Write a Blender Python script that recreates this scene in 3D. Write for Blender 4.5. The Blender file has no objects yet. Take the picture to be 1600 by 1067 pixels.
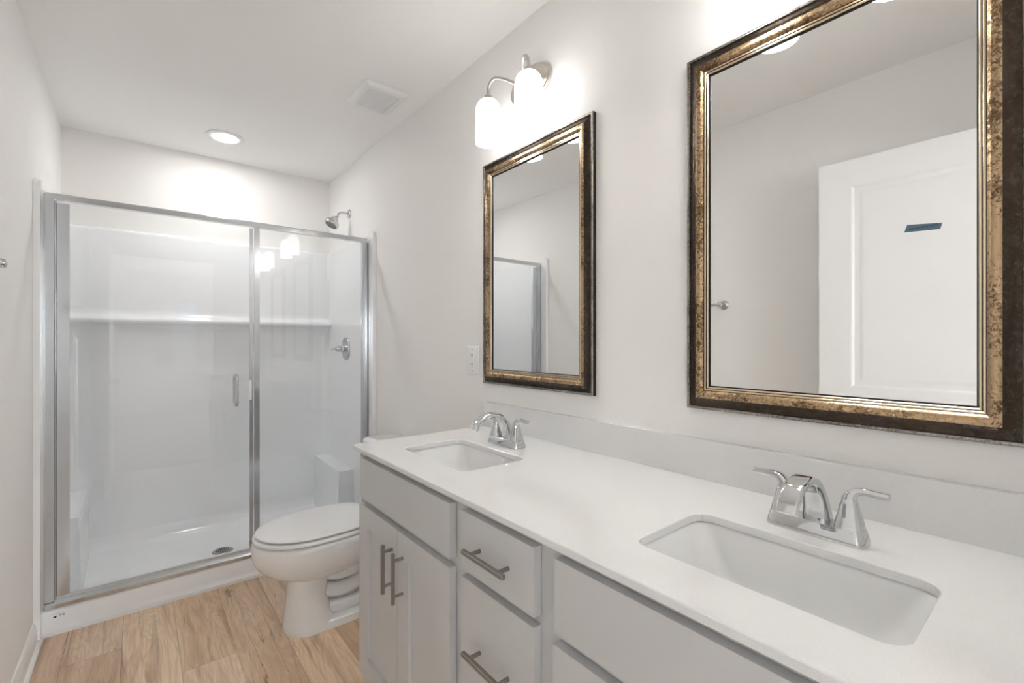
import bpy, bmesh, math, random
from math import sin, cos, pi, radians
from mathutils import Vector, Matrix

SC = bpy.context.scene
COL = SC.collection

# ------------------------------------------------------------------ camera
YAW = 38.97
cd = bpy.data.cameras.new('camera')
cam = bpy.data.objects.new('camera', cd)
COL.objects.link(cam)
cam.location = (0.0, 0.0, 1.2443)
cam.rotation_euler = (radians(90), 0, radians(-YAW))
cd.sensor_width = 36.0
cd.lens = 36.0 * 720.5 / 1600.0
cd.clip_start = 0.02
SC.camera = cam

# ------------------------------------------------------------------ view / world
SC.view_settings.view_transform = 'Standard'
SC.view_settings.look = 'None'
SC.view_settings.gamma = 1.0
SC.view_settings.use_curve_mapping = False
SC.view_settings.exposure = 2.28
SC.cycles.use_denoising = True
SC.cycles.max_bounces = 14
SC.cycles.diffuse_bounces = 8
SC.cycles.glossy_bounces = 8
SC.cycles.transmission_bounces = 8
SC.cycles.transparent_max_bounces = 16
SC.cycles.caustics_reflective = True
SC.cycles.blur_glossy = 0.3
SC.cycles.sample_clamp_indirect = 6.0

SHADE_E = 1.05          # vanity light glass
BULB_E = 22.0
CAN_E = 25.0           # recessed shower light
DAY_E = 1.6            # sky outside the bedroom window

w = bpy.data.worlds.new('world')
SC.world = w
w.use_nodes = True
nt = w.node_tree
nt.nodes.clear()
sky = nt.nodes.new('ShaderNodeTexSky')
sky.sky_type = 'HOSEK_WILKIE'
sky.turbidity = 4.0
sky.sun_direction = Vector((0.3, -0.5, 0.75)).normalized()
bg = nt.nodes.new('ShaderNodeBackground')
bg.inputs['Strength'].default_value = DAY_E
wo = nt.nodes.new('ShaderNodeOutputWorld')
nt.links.new(sky.outputs[0], bg.inputs[0])
nt.links.new(bg.outputs[0], wo.inputs[0])

# added fill lamps, window-sized, at two invented bedroom windows behind the camera
for x_, e_, tilt in ((2.0, 22.0, 80), (-1.45, 7.0, 48)):
    ld = bpy.data.lights.new('added_fill', 'AREA')
    ld.shape = 'RECTANGLE'
    ld.size, ld.size_y = .9, 1.28
    ld.energy = e_
    ld.color = (.965, .985, 1.0)
    lo = bpy.data.objects.new('fill_lamp', ld)
    COL.objects.link(lo)
    lo.location = (x_, -4.56, 1.36)
    lo.rotation_euler = (radians(tilt), 0, 0)

# ------------------------------------------------------------------ materials
def mat(name, base=(.8, .8, .8), rough=.5, metal=0.0, spec=.5, coat=0.0, emit=None, es=0.0, bump=None):
    m = bpy.data.materials.new(name)
    m.use_nodes = True
    b = m.node_tree.nodes['Principled BSDF']
    b.inputs['Base Color'].default_value = (*base, 1)
    b.inputs['Roughness'].default_value = rough
    b.inputs['Metallic'].default_value = metal
    b.inputs['Specular IOR Level'].default_value = spec
    b.inputs['Coat Weight'].default_value = coat
    b.inputs['Coat Roughness'].default_value = .05
    if emit:
        b.inputs['Emission Color'].default_value = (*emit, 1)
        b.inputs['Emission Strength'].default_value = es
    if bump:
        scale, strength = bump
        N = m.node_tree.nodes
        L = m.node_tree.links
        tc = N.new('ShaderNodeTexCoord')
        no = N.new('ShaderNodeTexNoise')
        no.inputs['Scale'].default_value = scale
        no.inputs['Detail'].default_value = 3
        bp = N.new('ShaderNodeBump')
        bp.inputs['Strength'].default_value = strength
        bp.inputs['Distance'].default_value = .002
        L.new(tc.outputs['Object'], no.inputs['Vector'])
        L.new(no.outputs['Fac'], bp.inputs['Height'])
        L.new(bp.outputs['Normal'], b.inputs['Normal'])
    return m

class NB:
    """small helper to write node graphs"""
    def __init__(s, m):
        s.N = m.node_tree.nodes
        s.L = m.node_tree.links
        s.b = s.N['Principled BSDF']
    def put(s, sock, v):
        if v is None:
            return
        if hasattr(v, 'is_output'):
            s.L.new(v, sock)
        else:
            sock.default_value = v
    def math(s, op, a, b=None, c=None, clamp=False):
        n = s.N.new('ShaderNodeMath')
        n.operation = op
        n.use_clamp = clamp
        s.put(n.inputs[0], a)
        s.put(n.inputs[1], b)
        s.put(n.inputs[2], c)
        return n.outputs[0]
    def noise(s, vec, scale, detail=3, rough=.5, dist=0.0):
        n = s.N.new('ShaderNodeTexNoise')
        s.put(n.inputs['Vector'], vec)
        n.inputs['Scale'].default_value = scale
        n.inputs['Detail'].default_value = detail
        n.inputs['Roughness'].default_value = rough
        n.inputs['Distortion'].default_value = dist
        return n.outputs['Fac']
    def ramp(s, fac, stops):
        n = s.N.new('ShaderNodeValToRGB')
        s.put(n.inputs[0], fac)
        e = n.color_ramp.elements
        while len(e) < len(stops):
            e.new(.5)
        for k, (p, c) in enumerate(stops):
            e[k].position = p
            e[k].color = (*c, 1) if len(c) == 3 else c
        return n.outputs[0]
    def mix(s, fac, a, b, mode='MIX'):
        n = s.N.new('ShaderNodeMix')
        n.data_type = 'RGBA'
        n.blend_type = mode
        s.put(n.inputs[0], fac)
        s.put(n.inputs[6], a if hasattr(a, 'is_output') else (*a, 1))
        s.put(n.inputs[7], b if hasattr(b, 'is_output') else (*b, 1))
        return n.outputs[2]
    def coord(s):
        return s.N.new('ShaderNodeTexCoord').outputs['Object']
    def xyz(s, v):
        n = s.N.new('ShaderNodeSeparateXYZ')
        s.L.new(v, n.inputs[0])
        return n.outputs
    def comb(s, x, y, z):
        n = s.N.new('ShaderNodeCombineXYZ')
        for k, v in enumerate((x, y, z)):
            s.put(n.inputs[k], v)
        return n.outputs[0]
    def white(s, v):
        n = s.N.new('ShaderNodeTexWhiteNoise')
        n.noise_dimensions = '3D'
        s.L.new(v, n.inputs['Vector'])
        return n.outputs['Value']

M = {}
M['wall'] = mat('greige_wall_paint', (.885, .872, .857), .6, spec=.25, bump=(220, .08))
M['ceiling'] = mat('ceiling_paint', (.94, .935, .93), .8, spec=.2, bump=(160, .08))
M['trim'] = mat('white_trim_paint', (.915, .915, .915), .35)
M['acrylic'] = mat('white_acrylic', (.915, .93, .95), .16, coat=.6)
M['porcelain'] = mat('white_porcelain', (.865, .875, .885), .08, coat=.5)
M['sink_china'] = mat('white_sink_china', (.79, .795, .795), .1, coat=.4)
M['plastic'] = mat('white_plastic', (.87, .875, .88), .3)
M['chrome'] = mat('polished_chrome', (.66, .67, .68), .045, 1.0)
M['satin_chrome'] = mat('satin_silver_metal', (.60, .625, .65), .14, 1.0)
M['header_metal'] = mat('polished_silver_header', (.64, .66, .68), .10, 1.0)
M['nickel'] = mat('brushed_nickel', (.62, .58, .53), .28, 1.0)
M['pull'] = mat('dark_nickel_pull', (.34, .325, .31), .3, 1.0)
M['cabinet'] = mat('grey_cabinet_paint', (.56, .565, .57), .38)
M['cab_dark'] = mat('cabinet_interior', (.08, .08, .08), .7)
M['black'] = mat('black_gap', (.01, .01, .01), .7)
M['ink'] = mat('black_print', (.02, .02, .02), .6)
M['tape'] = mat('blue_painter_tape', (.10, .17, .23), .7)
M['drain_dark'] = mat('dark_drain_hole', (.03, .03, .03), .5)
M['drain_metal'] = mat('drain_metal', (.42, .42, .41), .35, 1.0)
M['shade'] = mat('lit_opal_glass', (.9, .9, .88), .25, emit=(1, .99, .98), es=SHADE_E)
M['bulb'] = mat('lit_bulb', (.9, .9, .9), .3, emit=(1, .985, .965), es=BULB_E)
M['can_lens'] = mat('lit_recessed_lens', (.9, .9, .9), .4, emit=(1, .985, .965), es=CAN_E)
M['mirror'] = mat('mirror_silver', (.93, .935, .93), .0, 1.0)
M['carpet'] = mat('bedroom_carpet', (.42, .39, .36), .95, bump=(300, .5))
M['rubber'] = mat('clear_seal', (.6, .6, .6), .4)

def glass_mat():
    m = bpy.data.materials.new('clear_shower_glass')
    m.use_nodes = True
    N = m.node_tree.nodes
    L = m.node_tree.links
    N.clear()
    out = N.new('ShaderNodeOutputMaterial')
    tr = N.new('ShaderNodeBsdfTransparent')
    tr.inputs[0].default_value = (.985, .99, .99, 1)
    gl = N.new('ShaderNodeBsdfGlossy')
    gl.inputs['Roughness'].default_value = 0.0
    lw = N.new('ShaderNodeLayerWeight')
    lw.inputs['Blend'].default_value = .5
    p = N.new('ShaderNodeMath'); p.operation = 'POWER'; p.inputs[1].default_value = 5.0
    q = N.new('ShaderNodeMath'); q.operation = 'MULTIPLY_ADD'
    q.inputs[1].default_value = .96
    q.inputs[2].default_value = .04
    mx = N.new('ShaderNodeMixShader')
    L.new(lw.outputs['Facing'], p.inputs[0])
    L.new(p.outputs[0], q.inputs[0])
    L.new(q.outputs[0], mx.inputs[0])
    L.new(tr.outputs[0], mx.inputs[1])
    L.new(gl.outputs[0], mx.inputs[2])
    L.new(mx.outputs[0], out.inputs[0])
    return m
M['glass'] = glass_mat()

def quartz():
    m = mat('white_quartz', (.80, .79, .78), .16, coat=.25)
    g = NB(m)
    v = g.coord()
    n1 = g.noise(v, 260, 2, .6)
    n2 = g.noise(v, 520, 2, .6)
    base = g.mix(g.ramp(n2, [(.45, (0, 0, 0)), (.7, (1, 1, 1))]), (.76, .762, .764), (.72, .721, .722))
    spk = g.ramp(n1, [(.70, (0, 0, 0)), (.78, (1, 1, 1))])
    c = g.mix(g.math('MULTIPLY', spk, .55), base, (.48, .46, .44))
    g.L.new(c, g.b.inputs['Base Color'])
    return m
M['quartz'] = quartz()

def aged(name, hi, lo, rough, amount, lo_pos=.42, hi_pos=.6, scale=150, bump=.12, patch=.7):
    m = mat(name, hi, rough, 1.0)
    g = NB(m)
    v = g.coord()
    n1 = g.noise(v, scale, 8, .72, .8)
    n2 = g.noise(v, 11, 3, .6)
    t = g.math('ADD', n1, g.math('MULTIPLY', g.math('SUBTRACT', n2, .5), patch))
    f = g.ramp(t, [(lo_pos, (1, 1, 1)), (hi_pos, (0, 0, 0))])
    c = g.mix(g.math('MULTIPLY', f, amount), hi, lo)
    g.L.new(c, g.b.inputs['Base Color'])
    r = g.math('MULTIPLY_ADD', f, .25, rough)
    g.L.new(r, g.b.inputs['Roughness'])
    bp = g.N.new('ShaderNodeBump')
    bp.inputs['Strength'].default_value = bump
    bp.inputs['Distance'].default_value = .001
    g.L.new(n1, bp.inputs['Height'])
    g.L.new(bp.outputs[0], g.b.inputs['Normal'])
    return m
M['gold'] = aged('aged_gold_leaf', (.50, .355, .215), (.085, .05, .026), .24, .9, .40, .53)
M['bronze'] = aged('dark_bronze', (.07, .056, .045), (.035, .022, .014), .2, .5, scale=60, bump=.02, patch=.4)
M['pewter'] = aged('aged_pewter_lip', (.42, .39, .35), (.08, .07, .06), .28, .85, .38, .56, scale=260, bump=.06, patch=.6)
M['bead'] = mat('champagne_bead', (.72, .60, .44), .22, 1.0)

def plank_floor():
    m = mat('oak_plank_floor', (.4, .25, .14), .38, spec=.4)
    g = NB(m)
    v = g.coord()
    x, y, z = g.xyz(v)
    W, LEN = .180, 1.22
    fx = g.math('DIVIDE', g.math('ADD', x, 10 * W - .306 + W * 2), W)
    ix = g.math('FLOOR', fx)
    r1 = g.white(g.comb(ix, 3.7, 1.1))
    yy = g.math('ADD', g.math('DIVIDE', y, LEN), g.math('MULTIPLY', r1, 5.0))
    iy = g.math('FLOOR', yy)
    pid = g.comb(ix, iy, 7.3)
    r2 = g.white(pid)
    r3 = g.white(g.comb(iy, ix, 2.9))
    # grain coordinates: stretched along the plank, shifted per plank
    gx = g.math('ADD', g.math('MULTIPLY', x, 1.0), g.math('MULTIPLY', r2, 9.0))
    gy = g.math('ADD', g.math('MULTIPLY', y, .13), g.math('MULTIPLY', r3, 9.0))
    gv = g.comb(gx, gy, 0.0)
    broad = g.noise(gv, 7, 3, .55, .9)
    # cathedral rings: sine of a warped cross coordinate
    ring = g.math('SINE', g.math('MULTIPLY', g.math('ADD', broad, g.math('MULTIPLY', gx, .55)), 95.0))
    ring = g.math('MULTIPLY_ADD', ring, .5, .5)
    fine = g.noise(g.comb(gx, g.math('MULTIPLY', gy, .16), 2.0), 240, 3, .6)
    crk = g.noise(g.comb(gx, g.math('MULTIPLY', gy, .34), 5.0), 15, 4, .55, .8)
    crk = g.math('ABSOLUTE', g.math('SUBTRACT', crk, .5))
    crm = g.noise(g.comb(gx, gy, 8.0), 9, 2, .5)
    streak = g.noise(g.comb(gx, g.math('MULTIPLY', gy, .55), 4.0), 24, 4, .6, .7)
    c0 = g.ramp(r2, [(0.0, (.44, .24, .11)), (.25, (.66, .43, .24)), (.5, (.86, .63, .40)), (.75, (.72, .53, .37)), (1.0, (.52, .30, .145))])
    c1 = g.mix(g.ramp(broad, [(.35, (0, 0, 0)), (.65, (.45, .45, .45))]), c0, (.88, .68, .48))
    c2 = g.mix(g.math('MULTIPLY', ring, .26), c1, (.44, .25, .125))
    c3 = g.mix(g.ramp(streak, [(.50, (0, 0, 0)), (.70, (.75, .75, .75))]), c2, (.37, .21, .11))
    c4 = g.mix(g.ramp(fine, [(.48, (0, 0, 0)), (.74, (.42, .42, .42))]), c3, (.37, .225, .12))
    # knots and cracks
    kn = g.noise(g.comb(gx, g.math('MULTIPLY', gy, 2.6), 9.0), 5.0, 4, .62, 1.5)
    c5 = g.mix(g.ramp(kn, [(.66, (0, 0, 0)), (.76, (.8, .8, .8))]), c4, (.20, .11, .06))
    cf = g.math('MULTIPLY', g.ramp(crk, [(.0, (1, 1, 1)), (.016, (0, 0, 0))]), g.ramp(crm, [(.54, (0, 0, 0)), (.64, (.75, .75, .75))]))
    c5 = g.mix(cf, c5, (.07, .035, .018))
    # seams
    ex = g.math('ABSOLUTE', g.math('SUBTRACT', g.math('FRACT', fx), .5))
    ey = g.math('ABSOLUTE', g.math('SUBTRACT', g.math('FRACT', yy), .5))
    sx = g.math('GREATER_THAN', ex, .4945)
    sy = g.math('GREATER_THAN', ey, .4992)
    seam = g.math('MAXIMUM', sx, sy)
    c6 = g.mix(g.math('MULTIPLY', seam, .55), c5, (.12, .07, .04))
    hs = g.N.new('ShaderNodeHueSaturation')
    hs.inputs['Saturation'].default_value = .86
    hs.inputs['Value'].default_value = 1.08
    g.L.new(c6, hs.inputs['Color'])
    g.L.new(hs.outputs[0], g.b.inputs['Base Color'])
    bp = g.N.new('ShaderNodeBump')
    bp.inputs['Strength'].default_value = .15
    bp.inputs['Distance'].default_value = .001
    g.L.new(fine, bp.inputs['Height'])
    g.L.new(bp.outputs[0], g.b.inputs['Normal'])
    return m
M['floor'] = plank_floor()

# ------------------------------------------------------------------ mesh helpers
def BM():
    return bmesh.new()

def loc_of(o):
    v = Vector((0, 0, 0))
    while o is not None:
        v += o.location
        o = o.parent
    return v

def obj(name, bm, m, parent=None, smooth=None, bevel=0.0, seg=2):
    """bm holds world coordinates; the object's origin is its parent's"""
    if bevel > 0:
        es = [e for e in bm.edges if len(e.link_faces) == 2 and e.calc_face_angle(0) > radians(35)]
        bmesh.ops.bevel(bm, geom=es, offset=bevel, segments=seg, profile=.5, affect='EDGES', clamp_overlap=True)
    bmesh.ops.recalc_face_normals(bm, faces=bm.faces)
    if parent is not None:
        bmesh.ops.translate(bm, verts=bm.verts, vec=-loc_of(parent))
    me = bpy.data.meshes.new(name)
    bm.to_mesh(me)
    bm.free()
    ms = m if isinstance(m, (list, tuple)) else [m]
    for k in ms:
        me.materials.append(M[k])
    o = bpy.data.objects.new(name, me)
    COL.objects.link(o)
    if parent is not None:
        o.parent = parent
    if smooth:
        for p in me.polygons:
            p.use_smooth = True
        if smooth < 180:
            try:
                me.set_sharp_from_angle(angle=radians(smooth))
            except Exception:
                pass
    return o

def thing(name, label, cat, loc=(0, 0, 0), group=None):
    o = bpy.data.objects.new(name, None)
    o.empty_display_size = .05
    COL.objects.link(o)
    o.location = loc
    tag(o, label, cat, group)
    return o

def tag(o, label, cat, group=None):
    o['label'] = label
    o['category'] = cat
    if group:
        o['group'] = group
    return o

def struct(o, label=None, cat=None):
    o['kind'] = 'structure'
    if label:
        o['label'] = label
    if cat:
        o['category'] = cat
    return o

def dup(root, delta, label):
    r = root.copy()
    COL.objects.link(r)
    r.location = root.location + Vector(delta)
    r['label'] = label
    for ch in list(root.children):
        c = ch.copy()
        COL.objects.link(c)
        c.parent = r
        for gch in list(ch.children):
            d = gch.copy()
            COL.objects.link(d)
            d.parent = c
    return r

def box(bm, x0, y0, z0, x1, y1, z1):
    vs = [bm.verts.new(p) for p in ((x0, y0, z0), (x1, y0, z0), (x1, y1, z0), (x0, y1, z0),
                                    (x0, y0, z1), (x1, y0, z1), (x1, y1, z1), (x0, y1, z1))]
    for f in ((0, 3, 2, 1), (4, 5, 6, 7), (0, 1, 5, 4), (1, 2, 6, 5), (2, 3, 7, 6), (3, 0, 4, 7)):
        bm.faces.new([vs[i] for i in f])
    return bm

def bx(*a):
    return box(BM(), *a)

def loft(bm, rings, cap0=True, cap1=True, closed=True):
    vr = [[bm.verts.new(p) for p in r] for r in rings]
    n = len(vr[0])
    for a, b in zip(vr, vr[1:]):
        for i in range(n if closed else n - 1):
            j = (i + 1) % n
            bm.faces.new((a[i], a[j], b[j], b[i]))
    if cap0:
        bm.faces.new(vr[0][::-1])
    if cap1:
        bm.faces.new(vr[-1])
    return vr

def lathe(bm, prof, centre, axis='z', n=32, cap0=True, cap1=True):
    """prof: (radius, height along axis)"""
    cx, cy, cz = centre
    rings = []
    for r, h in prof:
        ring = []
        for i in range(n):
            a = 2 * pi * i / n
            u, v = r * cos(a), r * sin(a)
            if axis == 'z':
                ring.append((cx + u, cy + v, cz + h))
            elif axis == 'x':
                ring.append((cx + h, cy + u, cz + v))
            else:
                ring.append((cx + u, cy + h, cz + v))
        rings.append(ring)
    loft(bm, rings, cap0, cap1)
    return bm

def lathe_dir(bm, prof, origin, direction, n=32):
    d = Vector(direction).normalized()
    q = Vector((0, 0, 1)).rotation_difference(d)
    rings = []
    for r, h in prof:
        rings.append([Vector(origin) + q @ Vector((r * cos(2 * pi * i / n), r * sin(2 * pi * i / n), h)) for i in range(n)])
    loft(bm, rings)
    return bm

def catmull(pts, per=6):
    P = [Vector(p) for p in pts]
    out = []
    for i in range(len(P) - 1):
        p0 = P[max(i - 1, 0)]; p1 = P[i]; p2 = P[i + 1]; p3 = P[min(i + 2, len(P) - 1)]
        for k in range(per):
            t = k / per
            out.append(.5 * ((2 * p1) + (p2 - p0) * t + (2 * p0 - 5 * p1 + 4 * p2 - p3) * t * t + (3 * p1 - p0 - 3 * p2 + p3) * t ** 3))
    out.append(P[-1])
    return out

def tube(bm, pts, r, n=14, smooth=True, per=6):
    """round tube; r number or list per control point"""
    ctrl = [Vector(p) for p in pts]
    path = catmull(ctrl, per) if smooth else ctrl
    if isinstance(r, (list, tuple)):
        rr = [v.x for v in catmull([(q, 0, 0) for q in r], per)] if smooth else list(r)
    else:
        rr = [r] * len(path)
    rings = []
    up = None
    for i, p in enumerate(path):
        t = (path[min(i + 1, len(path) - 1)] - path[max(i - 1, 0)]).normalized()
        if up is None:
            up = t.orthogonal().normalized()
        else:
            up = (up - t * up.dot(t))
            up = up.normalized() if up.length > 1e-6 else t.orthogonal().normalized()
        s = t.cross(up)
        rings.append([p + (up * cos(2 * pi * k / n) + s * sin(2 * pi * k / n)) * rr[i] for k in range(n)])
    loft(bm, rings)
    return bm

def rrect(x0, y0, x1, y1, r, z, k=6):
    """rounded rectangle ring in the xy plane"""
    out = []
    r = min(r, abs(x1 - x0) / 2 - 1e-5, abs(y1 - y0) / 2 - 1e-5)
    for cx, cy, a0 in ((x1 - r, y1 - r, 0), (x0 + r, y1 - r, 90), (x0 + r, y0 + r, 180), (x1 - r, y0 + r, 270)):
        for i in range(k + 1):
            a = radians(a0 + 90 * i / k)
            out.append((cx + r * cos(a), cy + r * sin(a), z))
    return out

def section_loft(bm, stations, n_round=5):
    """stations: (centre, side vector, up vector, half width, half height, corner radius)"""
    rings = []
    for c, s, u, hw, hh, r in stations:
        base = rrect(-hw, -hh, hw, hh, r, 0, n_round)
        rings.append([Vector(c) + Vector(s) * p[0] + Vector(u) * p[1] for p in base])
    loft(bm, rings)
    return bm

def prism_x(bm, prof, x0, x1):
    """(y,z) polygon extruded along x"""
    loft(bm, [[(x0, y, z) for y, z in prof], [(x1, y, z) for y, z in prof]])
    return bm

def prism_y(bm, prof, y0, y1):
    loft(bm, [[(x, y0, z) for x, z in prof], [(x, y1, z) for x, z in prof]])
    return bm

def prism_z(bm, prof, z0, z1):
    loft(bm, [[(x, y, z0) for x, y in prof], [(x, y, z1) for x, y in prof]])
    return bm

def text_bm(body, size, thick, matrix):
    cu = bpy.data.curves.new('lettering', 'FONT')
    cu.body = body
    cu.size = size
    cu.extrude = thick
    cu.align_x = 'CENTER'
    cu.align_y = 'CENTER'
    o = bpy.data.objects.new('lettering', cu)
    COL.objects.link(o)
    dg = bpy.context.evaluated_depsgraph_get()
    me = bpy.data.meshes.new_from_object(o.evaluated_get(dg))
    bpy.data.objects.remove(o)
    bpy.data.curves.remove(cu)
    bm = BM()
    bm.from_mesh(me)
    bpy.data.meshes.remove(me)
    bm.transform(matrix)
    return bm

# ------------------------------------------------------------------ dimensions
XR = 1.1165      # vanity wall
XL = -.337       # left wall
YB = 3.559       # wall behind the shower
Y0 = -.035       # doorway wall
H = 2.44
CURB = 2.752

# ------------------------------------------------------------------ setting
BY0, BX0, BX1 = -4.6, -2.0, 2.6      # bedroom beyond the doorway
struct(obj('floor', bx(BX0, BY0, -.06, BX1, YB + .1, 0), 'floor'))
struct(obj('ceiling', bx(BX0, BY0, H, BX1, YB + .1, H + .08), 'ceiling'))
struct(obj('wall_right', bx(XR, Y0 - .12, 0, XR + .1, YB + .1, H), 'wall'))
struct(obj('wall_left', bx(XL - .1, Y0 - .12, 0, XL, YB + .1, H), 'wall'))
struct(obj('wall_back', bx(XL, YB, 0, XR, YB + .1, H), 'wall'))
# doorway wall, behind the camera, with its opening
DX0, DX1, DH = -.18, .60, 2.04
bm = BM()
box(bm, BX0, Y0 - .12, 0, DX0, Y0, H)
box(bm, DX1, Y0 - .12, 0, BX1, Y0, H)
box(bm, DX0, Y0 - .12, DH, DX1, Y0, H)
struct(obj('wall_front', bm, 'wall'))
# door casing on the bedroom side and jamb lining
bm = BM()
box(bm, DX0 - .06, Y0 - .138, 0, DX0, Y0 - .12, DH + .06)
box(bm, DX1, Y0 - .138, 0, DX1 + .06, Y0 - .12, DH + .06)
box(bm, DX0, Y0 - .138, DH, DX1, Y0 - .12, DH + .06)
struct(obj('trim_1', bm, 'trim', bevel=.004))
# bedroom shell
struct(obj('floor_bedroom', bx(BX0, BY0, 0, BX1, Y0 - .14, .012), 'carpet'))
struct(obj('wall_bedroom_left', bx(BX0 - .1, BY0, 0, BX0, Y0 - .12, H), 'wall'))
struct(obj('wall_bedroom_right', bx(BX1, BY0, 0, BX1 + .1, Y0 - .12, H), 'wall'))
WX0, WX1, WX2, WX3, WX4, WX5, WZ0, WZ1 = .46, .86, 1.55, 2.45, -1.9, -1.0, .72, 2.0
bm = BM()
box(bm, BX0, BY0 - .12, 0, WX4, BY0, H)
box(bm, WX5, BY0 - .12, 0, WX0, BY0, H)
box(bm, WX1, BY0 - .12, 0, WX2, BY0, H)
box(bm, WX3, BY0 - .12, 0, BX1, BY0, H)
for a, b_ in ((WX0, WX1), (WX2, WX3), (WX4, WX5)):
    box(bm, a, BY0 - .12, 0, b_, BY0, WZ0)
    box(bm, a, BY0 - .12, WZ1, b_, BY0, H)
struct(obj('wall_bedroom_far', bm, 'wall'))
t = .045
for nm, a, b_ in (('window_1', WX0, WX1), ('added_window_2', WX2, WX3), ('added_window_3', WX4, WX5)):  # narrow middle window shows in the shower glass; outer two added for fill
    bm = BM()
    box(bm, a, BY0 - .08, WZ0, a + t, BY0 - .03, WZ1)
    box(bm, b_ - t, BY0 - .08, WZ0, b_, BY0 - .03, WZ1)
    box(bm, a + t, BY0 - .08, WZ0, b_ - t, BY0 - .03, WZ0 + t)
    box(bm, a + t, BY0 - .08, WZ1 - t, b_ - t, BY0 - .03, WZ1)
    box(bm, a + t, BY0 - .08, 1.34, b_ - t, BY0 - .03, 1.38)
    wn = struct(obj(nm, bm, 'trim'))
    obj('window_pane', bx(a + t, BY0 - .058, WZ0 + t, b_ - t, BY0 - .053, WZ1 - t), 'glass', wn)
# baseboards
def baseboard(name, x_wall, sgn, y0, y1):
    pr = [(0, 0), (.013, 0), (.013, .062), (.010, .072), (.009, .082), (.005, .092), (0, .094)]
    b = BM()
    prism_y(b, [(x_wall + sgn * a, z) for a, z in pr], y0, y1)
    return struct(obj(name, b, 'trim'))
baseboard('baseboard_left', XL, 1, Y0, 2.700)
baseboard('baseboard_right', XR, -1, 1.50, 2.700)
# quarter-round shoe on the left
b = BM()
prism_y(b, [(XL + .013, 0), (XL + .026, 0), (XL + .0245, .007), (XL + .020, .012), (XL + .013, .014)], Y0, 2.738)
struct(obj('trim_2', b, 'trim'))

# the open bathroom door, seen in the big mirror
DF = -.18                      # face turned to the mirror
YD0, YD1 = -.01, .749
bm = BM()
box(bm, DF - .035, YD0, .012, DF - .006, YD1, 2.03)
def door_face(bm, panels):
    xs = DF
    yr = [YD0] + sorted({v for p in panels for v in (p[0], p[1])}) + [YD1]
    zr = [.012] + sorted({v for p in panels for v in (p[2], p[3])}) + [2.03]
    for i in range(len(yr) - 1):
        for j in range(len(zr) - 1):
            y0, y1, z0, z1 = yr[i], yr[i + 1], zr[j], zr[j + 1]
            if any(abs(y0 - p[0]) < 1e-6 and abs(y1 - p[1]) < 1e-6 and abs(z0 - p[2]) < 1e-6 and abs(z1 - p[3]) < 1e-6 for p in panels):
                steps = [(0, 0), (.006, -.001), (.016, -.007), (.026, -.007), (.045, -.0035)]
                rings = [[(xs + d, y0 + o, z0 + o), (xs + d, y1 - o, z0 + o), (xs + d, y1 - o, z1 - o), (xs + d, y0 + o, z1 - o)] for o, d in steps]
                loft(bm, rings, False, True)
            else:
                f = [bm.verts.new(q) for q in ((xs, y0, z0), (xs, y1, z0), (xs, y1, z1), (xs, y0, z1))]
                bm.faces.new(f)
    # edges of the skin back to the core
    ring = [(YD0, .012), (YD1, .012), (YD1, 2.03), (YD0, 2.03)]
    loft(bm, [[(xs, a, b_) for a, b_ in ring], [(xs - .006, a, b_) for a, b_ in ring]], False, False)
door_face(bm, [(YD0 + .118, YD1 - .118, 1.045, 1.918), (YD0 + .118, YD1 - .118, .22, .86)])
door = struct(obj('door_1', bm, 'trim'), 'open white two-panel door folded back along the left wall', 'door')
bm = BM()
lathe(bm, [(.032, 0), (.032, .006), (.012, .012), (.012, .035), (.024, .042), (.028, .055), (.022, .066), (0.004, .068)], (DF, YD1 - .06, .93), 'x', 24)
obj('door_knob', bm, 'nickel', door, smooth=40)

# blue tape with handwriting, stuck to the door
T = thing('tape_label', 'strip of blue painter tape with black handwriting stuck on the open door', 'tape', (DF, .393, 1.694))
bm = BM()
xt = DF + .0
zc, yc = 1.694, .393
corners = [(.4505, 1.683), (.343, 1.677), (.337, 1.700), (.441, 1.712)]
loft(bm, [[(DF - .0033, y, z) for y, z in corners], [(DF - .0029, y, z) for y, z in corners]])
obj('tape_strip', bm, 'tape', T)
ang = radians(-3)
# text reads correctly when looking at the door face from +x: right = +y, up = +z
mtx = Matrix.Translation((DF - .0028, .393, 1.6935)) @ Matrix(((0, 0, 1, 0), (1, 0, 0, 0), (0, 1, 0, 0), (0, 0, 0, 1))) @ Matrix.Rotation(ang, 4, 'Z') @ Matrix.Shear('XZ', 4, (0.0, 0.0))
obj('handwriting', text_bm('PRIMARY BATH', .0125, .0001, mtx), 'ink', T)

# ------------------------------------------------------------------ shower stall
S = thing('shower_stall', 'white acrylic shower stall with ledge, corner seats and raised curb', 'shower', (.39, 3.15, 0))
SX0, SX1 = XL + .014, XR - .018
bm = BM()
prof = [(CURB - .016, 0), (CURB - .016, .016), (CURB - .010, .022), (CURB - .002, .028), (CURB, .036), (CURB, .092),
        (CURB + .004, .101), (CURB + .014, .106), (CURB + .062, .106), (CURB + .074, .100), (CURB + .082, .084),
        (CURB + .092, .060), (CURB + .11, .052), (3.10, .046), (3.47, .052), (3.50, .058), (3.522, .075), (3.534, .11),
        (3.54, .14), (3.555, .14), (3.555, 0)]
prism_x(bm, prof, XL + .001, XR - .001)
obj('shower_pan', bm, 'acrylic', S, smooth=40)
bm = BM()
prof = [(3.555, .12), (3.537, .12), (3.537, 1.26), (3.533, 1.30), (3.522, 1.325), (3.498, 1.343), (3.478, 1.350), (3.468, 1.357), (3.464, 1.367),
        (3.468, 1.378), (3.480, 1.386), (3.500, 1.394), (3.513, 1.410), (3.518, 1.435), (3.520, 1.88), (3.524, 1.893), (3.534, 1.899), (3.555, 1.899)]
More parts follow.
